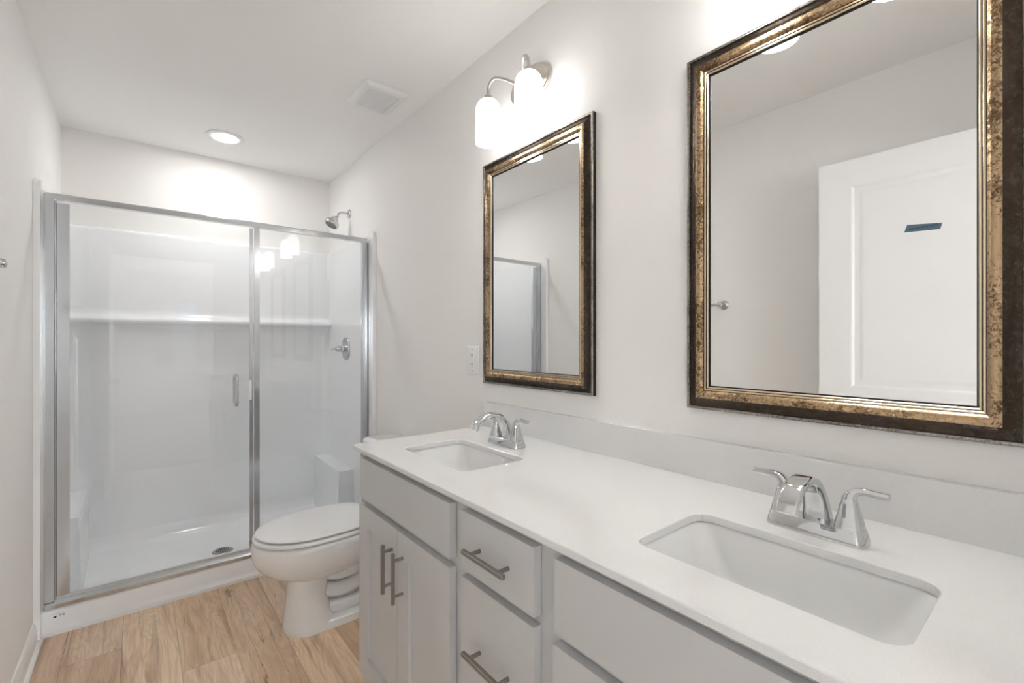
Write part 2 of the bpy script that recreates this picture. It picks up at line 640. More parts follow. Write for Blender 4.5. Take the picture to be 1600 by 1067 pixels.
prism_x(bm, prof, XL + .005, XR - .005)
obj('back_panel', bm, 'acrylic', S, smooth=50)
def side_panel(sgn):
    xw = XL if sgn > 0 else XR
    th = .017
    f = lambda d: xw + sgn * d
    pl = [(f(.001), CURB), (f(th), CURB)]
    R = .055
    y1 = 3.537
    for i in range(9):
        a = radians(90 * i / 8)
        pl.append((f(th + R - R * cos(a)), y1 - R + R * sin(a)))
    pl += [(f(th + R), 3.556), (f(.001), 3.556)]
    b = BM()
    prism_z(b, pl, .10, 1.895)
    return obj('side_panel', b, 'acrylic', S, smooth=40)
side_panel(1)
side_panel(-1)
def flange(sgn):
    xw = XL if sgn > 0 else XR
    wd = .021
    y0, y1 = 2.692, CURB - .001
    b = BM()
    pr = []
    r = .018
    zt = 1.914
    x0, x1 = sorted((xw + sgn * .0005, xw + sgn * wd))
    # rounded top in the yz plane, rounded front edges
    poly = [(y0, .02), (y1, .02)]
    for i in range(7):
        a = radians(90 * i / 6)
        poly.append((y1 - r + r * cos(a), zt - r + r * sin(a)))
    for i in range(7):
        a = radians(90 + 90 * i / 6)
        poly.append((y0 + r + r * cos(a), zt - r + r * sin(a)))
    prism_x(b, poly, x0, x1)
    return obj('front_flange', b, 'acrylic', S, smooth=40, bevel=.006)
flange(1)
flange(-1)
def seat(sgn):
    xw = XL if sgn > 0 else XR
    b = BM()
    d1, d0 = .112, .005
    y0 = 3.02
    x0, x1 = sorted((xw + sgn * d0, xw + sgn * d1))
    x0b, x1b = sorted((xw + sgn * d0, xw + sgn * (d1 + .012)))
    loft(b, [[(x0b, y0 - .012, .045), (x1b, y0 - .012, .045), (x1b, 3.545, .045), (x0b, 3.545, .045)],
             [(x0, y0, .402), (x1, y0, .402), (x1, 3.545, .410), (x0, 3.545, .410)]])
    return obj('corner_seat', b, 'acrylic', S, smooth=40, bevel=.014, seg=3)
seat(1)
seat(-1)
# drain
bm = BM()
lathe(bm, [(.052, -.004), (.052, .002), (.047, .005), (.036, .005), (.036, .0035), (.002, .0035)], (.372, 3.092, .046), 'z', 36)
dr = obj('drain', bm, 'drain_metal', S, smooth=30)
bm = BM()
for i in range(-3, 4):
    for j in range(-3, 4):
        if i * i + j * j < 11:
            x, y = .372 + i * .0095, 3.092 + j * .0095
            box(bm, x - .0032, y - .0032, .0493, x + .0032, y + .0032, .0499)
obj('drain_holes', bm, 'drain_dark', dr)
# maker's mark on the curb: a small diamond, a line and lettering
bm = BM()
yF = CURB - .0006
pts = [(-.286, .0695), (-.2765, .0760), (-.2705, .0728), (-.2775, .0660)]
loft(bm, [[(x, yF, z) for x, z in pts], [(x, yF + .0008, z) for x, z in pts]])
box(bm, -.286, yF, .0838, -.250, yF + .0008, .0843)
mtx = Matrix.Translation((-.2570, yF, .0755)) @ Matrix.Rotation(radians(90), 4, 'X')
tb = text_bm('bng', .0115, .0003, mtx)
me_t = bpy.data.meshes.new('mark')
tb.to_mesh(me_t)
tb.free()
bm.from_mesh(me_t)
bpy.data.meshes.remove(me_t)
obj('curb_mark', bm, 'ink', S)

# ------------------------------------------------------------------ shower door set
D = thing('shower_door_frame', 'framed glass shower door and fixed panel in silver metal on the curb', 'shower door', (.39, CURB + .02, .106))
fy0, fy1 = CURB + .001, CURB + .034
JX0, JX1 = XL + .0215, XR - .0215     # between the flanges... jambs stand just inside
bm = BM()
prism_x(bm, [(fy0, 1.850), (fy1, 1.850), (fy1, 1.872), (fy1 - .006, 1.878), (fy0 + .008, 1.878), (fy0, 1.872)], JX0 + .001, 1.088)
obj('header', bm, 'header_metal', D, bevel=.0015)
bm = BM()
prism_x(bm, [(fy0 - .001, .106), (fy1, .106), (fy1, .132), (fy1 - .008, .136), (fy0 + .010, .136), (fy0 + .004, .130), (fy0 - .001, .122)], JX0 + .001, 1.088)
obj('sill_track', bm, 'satin_chrome', D, bevel=.001)
bm = BM()
box(bm, JX0, fy0 + .002, .136, -.282, fy1 - .004, 1.850)
obj('wall_jamb', bm, 'satin_chrome', D, bevel=.003)
bm = BM()
box(bm, 1.057, fy0 + .004, .136, 1.064, fy1 - .004, 1.850)
box(bm, 1.064, fy0 + .002, .136, 1.079, fy1 - .004, 1.850)
box(bm, 1.079, fy0 + .010, .136, 1.0985, fy1 - .004, 1.850)
obj('wall_jamb', bm, 'satin_chrome', D, bevel=.0015)
bm = BM()
box(bm, .474, fy0 + .002, .136, .500, fy1 - .004, 1.850)
obj('centre_post', bm, 'satin_chrome', D, bevel=.003)
bm = BM()
box(bm, .498, fy0 + .012, .130, 1.060, fy0 + .018, 1.852)
obj('fixed_glass_panel', bm, 'glass', D)
# hinged door
bm = BM()
box(bm, -.272, fy0 + .004, .152, -.234, fy1 - .006, 1.838)
dl = obj('door_stile', bm, 'satin_chrome', D, bevel=.003)
bm = BM()
lathe(bm, [(.004, .14), (.004, 1.846)], (-.2775, fy0 + .014, 0), 'z', 12)
obj('hinge_rod', bm, 'chrome', dl, smooth=40)
bm = BM()
box(bm, -.236, fy0 + .012, .150, .456, fy0 + .018, 1.842)
dg_ = obj('door_glass', bm, 'glass', D)
bm = BM()
box(bm, .454, fy0 + .008, .150, .470, fy0 + .022, 1.842)
obj('strike_edge', bm, 'satin_chrome', D, bevel=.0015)
bm = BM()
box(bm, -.234, fy0 + .009, .141, .468, fy0 + .021, .152)
obj('bottom_sweep', bm, 'rubber', D)
bm = BM()
box(bm, .452, fy0 - .002, .938, .462, fy0 + .008, 1.040)
obj('door_catch', bm, 'plastic', D, bevel=.001)
bm = BM()
gy = fy0 + .015
for s in (-1, 1):
    yo = gy + s * .036
    yi = gy + s * .003
    tube(bm, [(.391, yi, 1.066), (.391, yi + s * .014, 1.067), (.391, yo - s * .006, 1.063), (.391, yo, 1.050), (.391, yo, 1.02), (.391, yo, .962), (.391, yo, .932),
              (.391, yo - s * .006, .919), (.391, yi + s * .014, .915), (.391, yi, .916)], .0085, 14)
obj('door_handle', bm, 'chrome', D, smooth=60)

# ------------------------------------------------------------------ shower head and valve on the right wall
SH = thing('overhead_shower', 'chrome shower head on a curved arm high on the right wall', 'shower head', (XR, 3.14, 2.113))
bm = BM()
lathe(bm, [(.031, 0), (.031, -.004), (.026, -.010), (.014, -.013), (.004, -.013)], (XR - .0005, 3.14, 2.113), 'x', 28)
obj('wall_flange', bm, 'chrome', SH, smooth=40)
bm = BM()
tube(bm, [(XR - .008, 3.14, 2.113), (1.085, 3.14, 2.115), (1.062, 3.14, 2.112), (1.043, 3.14, 2.100), (1.030, 3.14, 2.083)], .0085, 14)
obj('shower_arm', bm, 'chrome', SH, smooth=60)
dirv = Vector((-.52, -.06, -.86)).normalized()
org = Vector((1.036, 3.14, 2.092))
bm = BM()
lathe_dir(bm, [(.010, 0), (.014, .004), (.014, .014), (.011, .018), (.017, .026), (.024, .034), (.033, .050), (.044, .062), (.047, .068), (.047, .084), (.044, .088), (.040, .0885)], org, dirv, 30)
sh = obj('spray_head', bm, 'chrome', SH, smooth=40)
bm = BM()
lathe_dir(bm, [(.0395, .0886), (.0395, .0895), (.002, .0896)], org, dirv, 30)
obj('spray_plate', bm, 'drain_metal', sh)
bm = BM()
q = Vector((0, 0, 1)).rotation_difference(dirv)
for k, (r, n) in enumerate(((.010, 6), (.021, 12), (.032, 18))):
    for i in range(n):
        a = 2 * pi * i / n
        c = org + q @ Vector((r * cos(a), r * sin(a), .0894))
        lathe_dir(bm, [(.0026, 0), (.0022, .003)], c, dirv, 8)
obj('spray_nozzles', bm, 'drain_dark', sh)

V = thing('shower_valve', 'chrome oval shower valve with lever on the right shower wall', 'shower valve', (XR - .018, 3.15, 1.195))
bm = BM()
xw = XR - .0172
rings = []
for d, k in ((0, 1.0), (.006, 1.0), (.010, .96), (.012, .88)):
    ring = []
    for i in range(40):
        a = 2 * pi * i / 40
        # stadium: straight sides, round ends
        cy, cz = .066 * math.copysign(abs(cos(a)) ** .8, cos(a)), .034 * math.copysign(abs(sin(a)) ** .5, sin(a)) + .044 * sin(a)
        ring.append((xw - d, 3.15 + cy * k, 1.195 + cz * k))
    rings.append(ring)
loft(bm, rings)
obj('escutcheon', bm, 'satin_chrome', V, smooth=40)
bm = BM()
lathe(bm, [(.023, -.012), (.023, -.030), (.020, -.033), (.020, -.040), (.022, -.044), (.021, -.058), (.015, -.072), (.003, -.074)], (xw, 3.15, 1.195), 'x', 28)
vh = obj('valve_handle', bm, 'chrome', V, smooth=40)
bm = BM()
tube(bm, [(xw - .060, 3.15, 1.195), (xw - .080, 3.148, 1.193), (xw - .098, 3.142, 1.190), (xw - .112, 3.134, 1.188)], [.010, .009, .007, .0045], 12)
obj('valve_lever', bm, 'chrome', vh, smooth=60)

# ------------------------------------------------------------------ ceiling fittings
CL = thing('recessed_light', 'round white recessed light glowing in the shower ceiling', 'ceiling light', (.392, 3.152, H))
bm = BM()
lathe(bm, [(.098, 0), (.098, -.003), (.092, -.006), (.074, -.008), (.064, -.006), (.064, -.001)], (.392, 3.152, H - .0002), 'z', 48, cap0=True, cap1=True)
obj('trim_ring', bm, 'plastic', CL, smooth=30)
bm = BM()
lathe(bm, [(.066, -.0062), (.062, -.0085), (.030, -.0095), (.002, -.0098)], (.392, 3.152, H), 'z', 48)
obj('light_lens', bm, 'can_lens', CL, smooth=60)

VT = thing('exhaust_fan', 'square white louvred exhaust fan cover on the ceiling', 'ceiling vent', (.908, 2.171, H))
vx0, vx1, vy0, vy1 = .800, 1.016, 2.046, 2.297
bm = BM()
r0 = rrect(vx0, vy0, vx1, vy1, .012, H - .0005)
r1 = rrect(vx0, vy0, vx1, vy1, .012, H - .006)
r2 = rrect(vx0 + .004, vy0 + .004, vx1 - .004, vy1 - .004, .012, H - .013)
r3 = rrect(vx0 + .016, vy0 + .016, vx1 - .016, vy1 - .016, .012, H - .019)
r4 = rrect(vx0 + .034, vy0 + .034, vx1 - .034, vy1 - .034, .006, H - .020)
r5 = rrect(vx0 + .036, vy0 + .036, vx1 - .036, vy1 - .036, .006, H - .013)
loft(bm, [r0, r1, r2, r3, r4, r5])
obj('vent_cover', bm, 'plastic', VT, smooth=35)
bm = BM()
nl = 20
for i in range(nl):
    y = vy0 + .040 + (vy1 - vy0 - .080) * i / (nl - 1)
    box(bm, vx0 + .036, y - .0023, H - .0195, vx1 - .036, y + .0023, H - .0125)
obj('louvre_grille', bm, 'plastic', VT)

# ------------------------------------------------------------------ toilet
TY = 2.160
TO = thing('toilet', 'white two-piece toilet with closed lid between vanity and shower', 'toilet', (.75, TY, 0))
def egg(xf, xb, hw, z, n=48, sq=2.0, wpos=.56):
    """egg outline pointing to -x: front xf, back xb, half width hw"""
    xm = xf + (xb - xf) * wpos
    out = []
    for i in range(n):
        a = 2 * pi * i / n
        c, s = cos(a), sin(a)
        if c >= 0:
            ex = math.copysign(abs(c) ** (2 / sq), c)
            x = xm + (xb - xm) * ex
            y = math.copysign(abs(s) ** (2 / (sq + .6)), s) * hw
        else:
            x = xm + (xm - xf) * c
            y = hw * s
        out.append((x, TY + y, z))
    return out
bm = BM()
rows = [  # z, front, back, half width, squareness
    (.000, .482, .70, .113, 3.4), (.012, .480, .70, .115, 3.4), (.030, .484, .69, .113, 3.4), (.08, .490, .665, .109, 3.4), (.15, .496, .650, .106, 3.4),
    (.215, .500, .655, .106, 3.0), (.234, .498, .68, .108, 2.8), (.238, .474, .74, .124, 2.6), (.248, .440, .82, .142, 2.5), (.266, .409, .90, .158, 2.5), (.292, .384, .95, .171, 2.4),
    (.320, .368, .97, .180, 2.4), (.340, .362, .97, .1845, 2.4), (.378, .360, .96, .187, 2.4), (.393, .363, .95, .185, 2.4), (.400, .372, .94, .178, 2.4)]
loft(bm, [egg(f, b_, hw, z, 56, sq, .42) for z, f, b_, hw, sq in rows])
# narrow rear of the pedestal
loft(bm, [rrect(.60, TY - .050, 1.0, TY + .050, .02, .0), rrect(.60, TY - .045, .99, TY + .045, .02, .22), rrect(.66, TY - .07, .99, TY + .07, .03, .33)])
# china deck behind the bowl under the tank
loft(bm, [rrect(.86, TY - .10, 1.08, TY + .10, .03, .30), rrect(.84, TY - .16, 1.09, TY + .16, .03, .38), rrect(.84, TY - .165, 1.09, TY + .165, .03, .402)])
obj('bowl', bm, 'porcelain', TO, smooth=50)
# trapway relief on both sides of the foot
bm = BM()
for s in (-1, 1):
    yb = TY + s * .056
    for rad, pth in ((.030, [(.60, .245), (.68, .215), (.76, .215), (.84, .255), (.90, .315)]),
                     (.032, [(.60, .165), (.70, .140), (.79, .160), (.87, .225), (.93, .310)]),
                     (.028, [(.60, .085), (.72, .065), (.83, .085), (.91, .150), (.96, .240), (.97, .310)])):
        tube(bm, [(x, yb + s * .012 * math.sin(3.1 * k / (len(pth) - 1)), z) for k, (x, z) in enumerate(pth)], rad, 16)
    # flared foot
    lo_, hi_ = sorted((s * .04, s * .1135))
    loft(bm, [rrect(.62, TY + lo_, 1.02, TY + hi_, .02, .0), rrect(.62, TY + lo_, 1.02, TY + hi_, .02, .030)])
    lo_, hi_ = sorted((s * .04, s * .100))
    loft(bm, [rrect(.63, TY + min(s * .04, s * .1135), 1.02, TY + max(s * .04, s * .1135), .02, .030), rrect(.64, TY + lo_, 1.01, TY + hi_, .02, .044)])
obj('trapway', bm, 'porcelain', TO, smooth=60)
bm = BM()
sq_ = 3.4
loft(bm, [egg(.43, .80, .125, .399, 56, sq_, .44), egg(.43, .80, .125, .4055, 56, sq_, .44), egg(.372, .845, .178, .4055, 56, sq_, .44), egg(.366, .85, .184, .4085, 56, sq_, .44), egg(.366, .85, .184, .4165, 56, sq_, .44), egg(.371, .848, .180, .4205, 56, sq_, .44), egg(.38, .84, .172, .4215, 56, sq_, .44)])
obj('seat_ring', bm, 'plastic', TO, smooth=50)
bm = BM()
loft(bm, [egg(.44, .80, .120, .4205, 56, sq_, .44), egg(.44, .80, .120, .4265, 56, sq_, .44), egg(.385, .85, .170, .4265, 56, sq_, .44), egg(.377, .855, .178, .4285, 56, sq_, .44), egg(.375, .856, .181, .434, 56, sq_, .44), egg(.382, .854, .176, .441, 56, sq_, .44), egg(.405, .845, .156, .4455, 56, sq_, .44),
          egg(.44, .83, .128, .4475, 56, sq_, .44), egg(.52, .76, .06, .4485, 56, sq_, .44)])
obj('seat_lid', bm, 'plastic', TO, smooth=50)
for s in (-1, 1):
    obj('lid_hinge', bx(.848, TY + s * .075 - .022, .402, .880, TY + s * .075 + .022, .436), 'plastic', TO, bevel=.006)
bm = BM()
tx0, tx1 = .918, 1.098
loft(bm, [rrect(tx0 + .02, TY - .185, tx1, TY + .185, .03, .395), rrect(tx0 + .008, TY - .203, tx1, TY + .203, .035, .42), rrect(tx0, TY - .215, tx1, TY + .215, .035, .60), rrect(tx0 - .002, TY - .218, tx1, TY + .218, .035, .712)])
obj('tank', bm, 'porcelain', TO, smooth=50)
bm = BM()
loft(bm, [rrect(tx0 - .008, TY - .222, tx1 + .004, TY + .222, .04, .713), rrect(tx0 - .012, TY - .227, tx1 + .004, TY + .227, .042, .718), rrect(tx0 - .012, TY - .227, tx1 + .004, TY + .227, .042, .732),
          rrect(tx0 - .008, TY - .223, tx1 + .001, TY + .223, .04, .740), rrect(tx0 + .004, TY - .210, tx1 - .01, TY + .210, .035, .745)])
obj('tank_lid', bm, 'porcelain', TO, smooth=50)
bm = BM()
lathe(bm, [(.016, 0), (.016, -.008), (.010, -.014), (.002, -.015)], (tx0 - .001, TY + .155, .66), 'x', 20)
tube(bm, [(tx0 - .014, TY + .155, .66), (tx0 - .018, TY + .12, .657), (tx0 - .018, TY + .085, .652)], .006, 10)
obj('flush_lever', bm, 'chrome', TO, smooth=50)

# ------------------------------------------------------------------ vanity cabinet
FX = .557          # face of doors and drawers
FB = .577          # face frame
CY0, CY1 = .0, 1.492
CT = .885          # cabinet top = slab underside
VC = thing('vanity_cabinet', 'long grey shaker vanity cabinet standing along the right wall', 'cabinet', (.84, .75, 0))
bm = BM()
# box: sides, back, bottom, floor plinth, face frame - open inside so the basins hang free
box(bm, FB + .019, CY1 - .016, .02, XR - .002, CY1, CT)
box(bm, FB + .019, CY0, .02, XR - .002, CY0 + .016, CT)
box(bm, XR - .014, CY0 + .016, .10, XR - .002, CY1 - .016, CT)
box(bm, FB + .019, CY0 + .016, .11, XR - .014, CY1 - .016, .128)
box(bm, FB + .075, CY0 + .016, 0, FB + .09, CY1 - .016, .11)
obj('carcass', bm, 'cabinet', VC)
bm = BM()
yst = [(CY0, .045), (.550, .650), (.845, .945), (1.447, CY1)]
for a, b_ in yst:
    box(bm, FB, a, .110, FB + .019, b_, CT)
for a, b_ in ((.045, .550), (.650, .845), (.945, 1.447)):
    box(bm, FB, a, .850, FB + .019, b_, CT)
    box(bm, FB, a, .110, FB + .019, b_, .190)
    box(bm, FB, a, .705, FB + .019, b_, .760)
box(bm, FB, .650, .425, FB + .019, .845, .465)
obj('face_frame', bm, 'cabinet', VC)

def slab_front(name, y0, y1, z0, z1, parent):
    b = BM()
    box(b, FX, y0, z0, FB - .001, y1, z1)
    return obj(name, b, 'cabinet', parent, bevel=.0015, seg=2)

def shaker(name, y0, y1, z0, z1, parent, st=.066):
    b = BM()
    box(b, FX, y0, z0, FB - .001, y0 + st, z1)
    box(b, FX, y1 - st, z0, FB - .001, y1, z1)
    box(b, FX, y0 + st, z0, FB - .001, y1 - st, z0 + st)
    box(b, FX, y0 + st, z1 - st, FB - .001, y1 - st, z1)
    o = obj(name, b, 'cabinet', parent, bevel=.0008, seg=1)
    b = BM()
    box(b, FX + .0105, y0 + st - .002, z0 + st - .002, FB - .003, y1 - st + .002, z1 - st + .002)
    obj('recessed_panel', b, 'cabinet', o)
    return o

def pull(parent, c, length, vertical, spread):
    """square bar pull standing off the face; c = (y, z) of its middle"""
    y, z = c
    b = BM()
    xb0, xb1 = FX - .034, FX - .024
    h = .0050
    if vertical:
        box(b, xb0, y - h, z - length / 2, xb1, y + h, z + length / 2)
    else:
        box(b, xb0, y - length / 2, z - h, xb1, y + length / 2, z + h)
    es = [e for e in b.edges]
    bmesh.ops.bevel(b, geom=es, offset=.0016, segments=1, profile=.5, affect='EDGES')
    for s in (-1, 1):
        py, pz = (y, z + s * spread / 2) if vertical else (y + s * spread / 2, z)
        lathe(b, [(.0042, -.0255), (.0042, 0), ], (FX + .0002, py, pz), 'x', 14)
    return obj('bar_pull', b, 'pull', parent, smooth=30)

zF0, zF1 = .742, .870
slab_front('false_front', .918, 1.472, zF0, zF1, VC)
slab_front('false_front', .019, .573, zF0, zF1, VC)
d = shaker('cabinet_door', 1.1985, 1.478, .177, .721, VC); pull(d, (1.226, .609), .137, True, .096)
d = shaker('cabinet_door', .918, 1.1955, .177, .721, VC); pull(d, (1.160, .608), .137, True, .096)
d = shaker('cabinet_door', .2985, .576, .177, .721, VC); pull(d, (.326, .609), .137, True, .096)
d = shaker('cabinet_door', .016, .2955, .177, .721, VC); pull(d, (.262, .608), .137, True, .096)
for z0, z1, hz in ((zF0, zF1, .804), (.452, .724, .590), (.177, .434, .31)):
    d = slab_front('drawer_front', .626, .870, z0, z1, VC)
    pull(d, (.748, hz), .141, False, .096)

# ------------------------------------------------------------------ countertop with two sink openings
KY0, KY1, KX0 = -.030, 1.540, .555
KZ = .900
CTP = thing('countertop', 'long white speckled quartz countertop with backsplash over the grey vanity', 'countertop', (.84, .75, CT))
OPEN = [(.662, 1.024, .884, 1.388), (.662, .122, .884, .488)]
def slab_with_holes():
    """top and bottom faces from strips around the rounded openings, hole walls and outer walls"""
    b = BM()
    R = .030
    top = KZ
    bot = CT
    ch = .0016
    def ring(z, inset):
        r = rrect(KX0 + inset, KY0 + inset, XR - .0001, KY1 - inset, .018, z, 6)
        return r
    outs = [[b.verts.new(p) for p in ring(bot, ch)], [b.verts.new(p) for p in ring(bot + ch, 0)], [b.verts.new(p) for p in ring(top - ch, 0)], [b.verts.new(p) for p in ring(top, ch)]]
    n = len(outs[0])
    for a, c in zip(outs, outs[1:]):
        for i in range(n):
            j = (i + 1) % n
            b.faces.new((a[i], a[j], c[j], c[i]))
    holes = []
    for x0, y0, x1, y1 in OPEN:
        hr = [[b.verts.new(p) for p in rrect(x0, y0, x1, y1, R, bot, 6)], [b.verts.new(p) for p in rrect(x0, y0, x1, y1, R, top - ch, 6)],
              [b.verts.new(p) for p in rrect(x0 - ch, y0 - ch, x1 + ch, y1 + ch, R + ch, top, 6)]]
        for a, c in zip(hr, hr[1:]):
            m_ = len(a)
            for i in range(m_):
                j = (i + 1) % m_
                b.faces.new((a[j], a[i], c[i], c[j]))
        holes.append(hr)
    b.edges.ensure_lookup_table()
    def edges_of(ring):
        es = []
        for i in range(len(ring)):
            e = b.edges.get((ring[i], ring[(i + 1) % len(ring)]))
            es.append(e)
        return es
    for k_out, k_in in ((3, 2), (0, 0)):
        es = edges_of(outs[k_out])
        for hr in holes:
            es += edges_of(hr[k_in])
        bmesh.ops.triangle_fill(b, use_beauty=True, use_dissolve=False, edges=es)
    return b
obj('counter_slab', slab_with_holes(), 'quartz', CTP)
bm = bx(XR - .0205, KY0, KZ + .0003, XR + .0030, 1.540, .9977)
obj('backsplash', bm, 'quartz', CTP, bevel=.0028)

# sinks: undermount basins
SK = thing('undermount_sink', 'white rectangular undermount sink at the far left end of the counter', 'sink', (.773, 1.206, CT), 'twin undermount sinks')
bm = BM()
x0, y0, x1, y1 = OPEN[0]
e = .004
zt = CT - .0006
rings = [rrect(x0 - .022, y0 - .022, x1 + .022, y1 + .022, .045, zt - .010, 8), rrect(x0 - .022, y0 - .022, x1 + .022, y1 + .022, .045, zt, 8),
         rrect(x0 - e, y0 - e, x1 + e, y1 + e, .034, zt, 8), rrect(x0 - e + .003, y0 - e + .003, x1 + e - .003, y1 + e - .003, .036, zt - .006, 8),
         rrect(x0 + .010, y0 + .022, x1 - .006, y1 - .022, .045, zt - .06, 8), rrect(x0 + .022, y0 + .048, x1 - .014, y1 - .048, .050, zt - .108, 8),
         rrect(x0 + .036, y0 + .070, x1 - .026, y1 - .070, .050, zt - .124, 8), rrect(x0 + .07, y0 + .12, x1 - .07, y1 - .12, .035, zt - .130, 8),
         rrect(x0 + .09, y0 + .16, x1 - .10, y1 - .16, .015, zt - .131, 8)]
outer = [rrect(x0 + .080, y0 + .15, x1 - .09, y1 - .15, .015, zt - .140, 8), rrect(x0 + .012, y0 + .060, x1 - .010, y1 - .060, .05, zt - .133, 8), rrect(x0 - .006, y0 + .012, x1 + .006, y1 - .012, .05, zt - .060, 8), rrect(x0 - .014, y0 - .012, x1 + .014, y1 + .012, .045, zt - .0105, 8)]
loft(bm, outer[::1] + rings, True, True)
obj('basin', bm, 'sink_china', SK, smooth=60)
bm = BM()
lathe(bm, [(.030, -.001), (.030, .003), (.026, .0045), (.020, .002), (.018, .004), (.002, .005)], (.768, 1.206, zt - .1305), 'z', 28)
obj('sink_drain', bm, 'chrome', SK, smooth=40)
dup(SK, (0, -.901, 0), 'white rectangular undermount sink nearest the camera at the right of the counter')

# ------------------------------------------------------------------ faucets
FXC, FYC = .9515, 1.207
FA = thing('faucet', 'chrome two-handle faucet behind the far left sink', 'faucet', (FXC, FYC, KZ), 'twin chrome faucets')
bm = BM()
zb = KZ + .0004
def frr(dx, dy, r, z):
    return rrect(FXC - dx, FYC - dy, FXC + dx, FYC + dy, r, z, 6)
loft(bm, [frr(.0265, .0785, .016, zb), frr(.0265, .0785, .016, zb + .004), frr(.0215, .0735, .013, zb + .0235), frr(.0205, .0725, .012, zb + .0245)])
obj('faucet_base', bm, 'chrome', FA, smooth=30)
# spout in the plane y = FYC, leaning over the basin
path = [(.962, .918), (.957, .945), (.945, .972), (.926, .993), (.900, 1.004), (.873, 1.004), (.848, .995), (.829, .979), (.820, .964)]
hw = [.0235, .0205, .0180, .0165, .0160, .0160, .0162, .0166, .0168]
hh = [.0200, .0165, .0130, .0105, .0090, .0082, .0078, .0074, .0070]
P = [Vector((a, FYC, b_)) for a, b_ in path]
pp = catmull(P, 5)
ww = [v.x for v in catmull([(q_, 0, 0) for q_ in hw], 5)]
hhs = [v.x for v in catmull([(q_, 0, 0) for q_ in hh], 5)]
st = []
for i, p in enumerate(pp):
    t_ = (pp[min(i + 1, len(pp) - 1)] - pp[max(i - 1, 0)]).normalized()
    s_ = Vector((0, 1, 0))
    u_ = t_.cross(s_).normalized()
    st.append((p, s_, u_, ww[i], hhs[i], min(ww[i], hhs[i]) * .75))
bm = BM()
section_loft(bm, st)
obj('spout', bm, 'chrome', FA, smooth=50)
bm = BM()
lathe(bm, [(.0025, 0), (.0025, .022), (.0045, .024), (.0045, .030), (.001, .031)], (.977, FYC, .922), 'z', 10)
obj('lift_rod', bm, 'chrome', FA, smooth=50)
def faucet_handle(s):
    y = FYC + s * .051
    b = BM()
    # faceted tapering body
    sts = []
    for z, r in ((zb + .0242, .0215), (zb + .034, .0195), (zb + .050, .0155), (zb + .062, .0130), (zb + .066, .0122)):
        sts.append(rrect(FXC - r, y - r, FXC + r, y + r, r * .55, z, 3))
    loft(b, sts)
    o = obj('faucet_handle', b, 'chrome', FA, smooth=25)
    b = BM()
    pth = [(0, .064), (.001, .076), (.008, .086), (.020, .0905), (.036, .0905), (.055, .0895)]
    pv = catmull([Vector((FXC, y + s * a, zb + c)) for a, c in pth], 5)
    wv = [v.x for v in catmull([(k, 0, 0) for k in (.0118, .0110, .0100, .0092, .0088, .0090)], 5)]
    tv = [v.x for v in catmull([(k, 0, 0) for k in (.0118, .0098, .0072, .0058, .0052, .0056)], 5)]
    sl = []
    for i, p in enumerate(pv):
        t_ = (pv[min(i + 1, len(pv) - 1)] - pv[max(i - 1, 0)]).normalized()
        sd = Vector((1, 0, 0))
        sl.append((p, sd, t_.cross(sd).normalized(), wv[i], tv[i], min(wv[i], tv[i]) * .6))
    section_loft(b, sl, 4)
    obj('lever', b, 'chrome', o, smooth=50)
    return o
faucet_handle(1)
faucet_handle(-1)
dup(FA, (0, -.904, 0), 'chrome two-handle faucet behind the sink nearest the camera')

# ------------------------------------------------------------------ framed mirrors
MY0, MW, MZ0, MZ1 = .9596, .591, 1.0739, 1.9647
MR = thing('wall_mirror', 'bronze and gold framed mirror nearer the shower, beside the outlet', 'mirror', (XR, MY0 + MW / 2, (MZ0 + MZ1) / 2), 'twin framed mirrors')
def frame_ring(prof, name, mats, idx, parent, closed=False):
    """profile points (inset from the outer edge, height off the wall) swept round the four mitred rails"""
    b = BM()
    loops = []
    for o, h in prof:
        x = XR - h
        loops.append([b.verts.new(p) for p in ((x, MY0 + o, MZ0 + o), (x, MY0 + MW - o, MZ0 + o), (x, MY0 + MW - o, MZ1 - o), (x, MY0 + o, MZ1 - o))])
    pairs = list(zip(range(len(loops) - 1), range(1, len(loops))))
    if closed:
        pairs.append((len(loops) - 1, 0))
    for k, (a, c) in enumerate(pairs):
        for i in range(4):
            j = (i + 1) % 4
            f = b.faces.new((loops[a][i], loops[a][j], loops[c][j], loops[c][i]))
            f.material_index = idx[k] if idx else 0
    # sharpen nothing here: smooth shading by angle
    return obj(name, b, mats, parent, smooth=32)
def arc(o0, h0, o1, h1, bulge, n=8):
    out = []
    for i in range(n + 1):
        t_ = i / n
        out.append((o0 + (o1 - o0) * t_, h0 + (h1 - h0) * t_ + bulge * sin(pi * t_)))
    return out
lip = [(.0, .001), (.0, .0145)] + arc(.001, .0162, .0070, .0165, .0012, 4) + [(.0085, .0130)]
cove = arc(.0085, .0130, .0300, .0245, -.0022, 6)
back = [(.0322, .0125), (.0322, .001)]
pr = lip + cove[1:] + back
idx = [0] * 1 + [1] * (len(lip) - 2) + [0] * (len(pr))
frame_ring(pr, 'outer_frame', ['bronze', 'pewter'], idx[:len(pr)], MR, closed=True)
pr = [(.0298, .0128)] + arc(.0298, .0252, .0478, .0205, .0042, 8) + [(.0478, .0128)]
frame_ring(pr, 'gold_moulding', ['gold'], None, MR, closed=True)
pr = [(.0476, .0090), (.0476, .0180)] + [(.0487, .0178), (.0492, .0190), (.0518, .0192), (.0528, .0182), (.0532, .0162), (.0540, .0162), (.0546, .0174), (.0564, .0174), (.0576, .0164), (.0582, .0150), (.0582, .0090)]
idx = [1, 1, 0, 0, 0, 1, 1, 1, 0, 0, 0, 1, 1]
frame_ring(pr, 'inner_bead', ['bead', 'bronze'], idx, MR, closed=True)
pr = [(.0572, .0085), (.0572, .0125), (.0606, .0125), (.0606, .0085)]
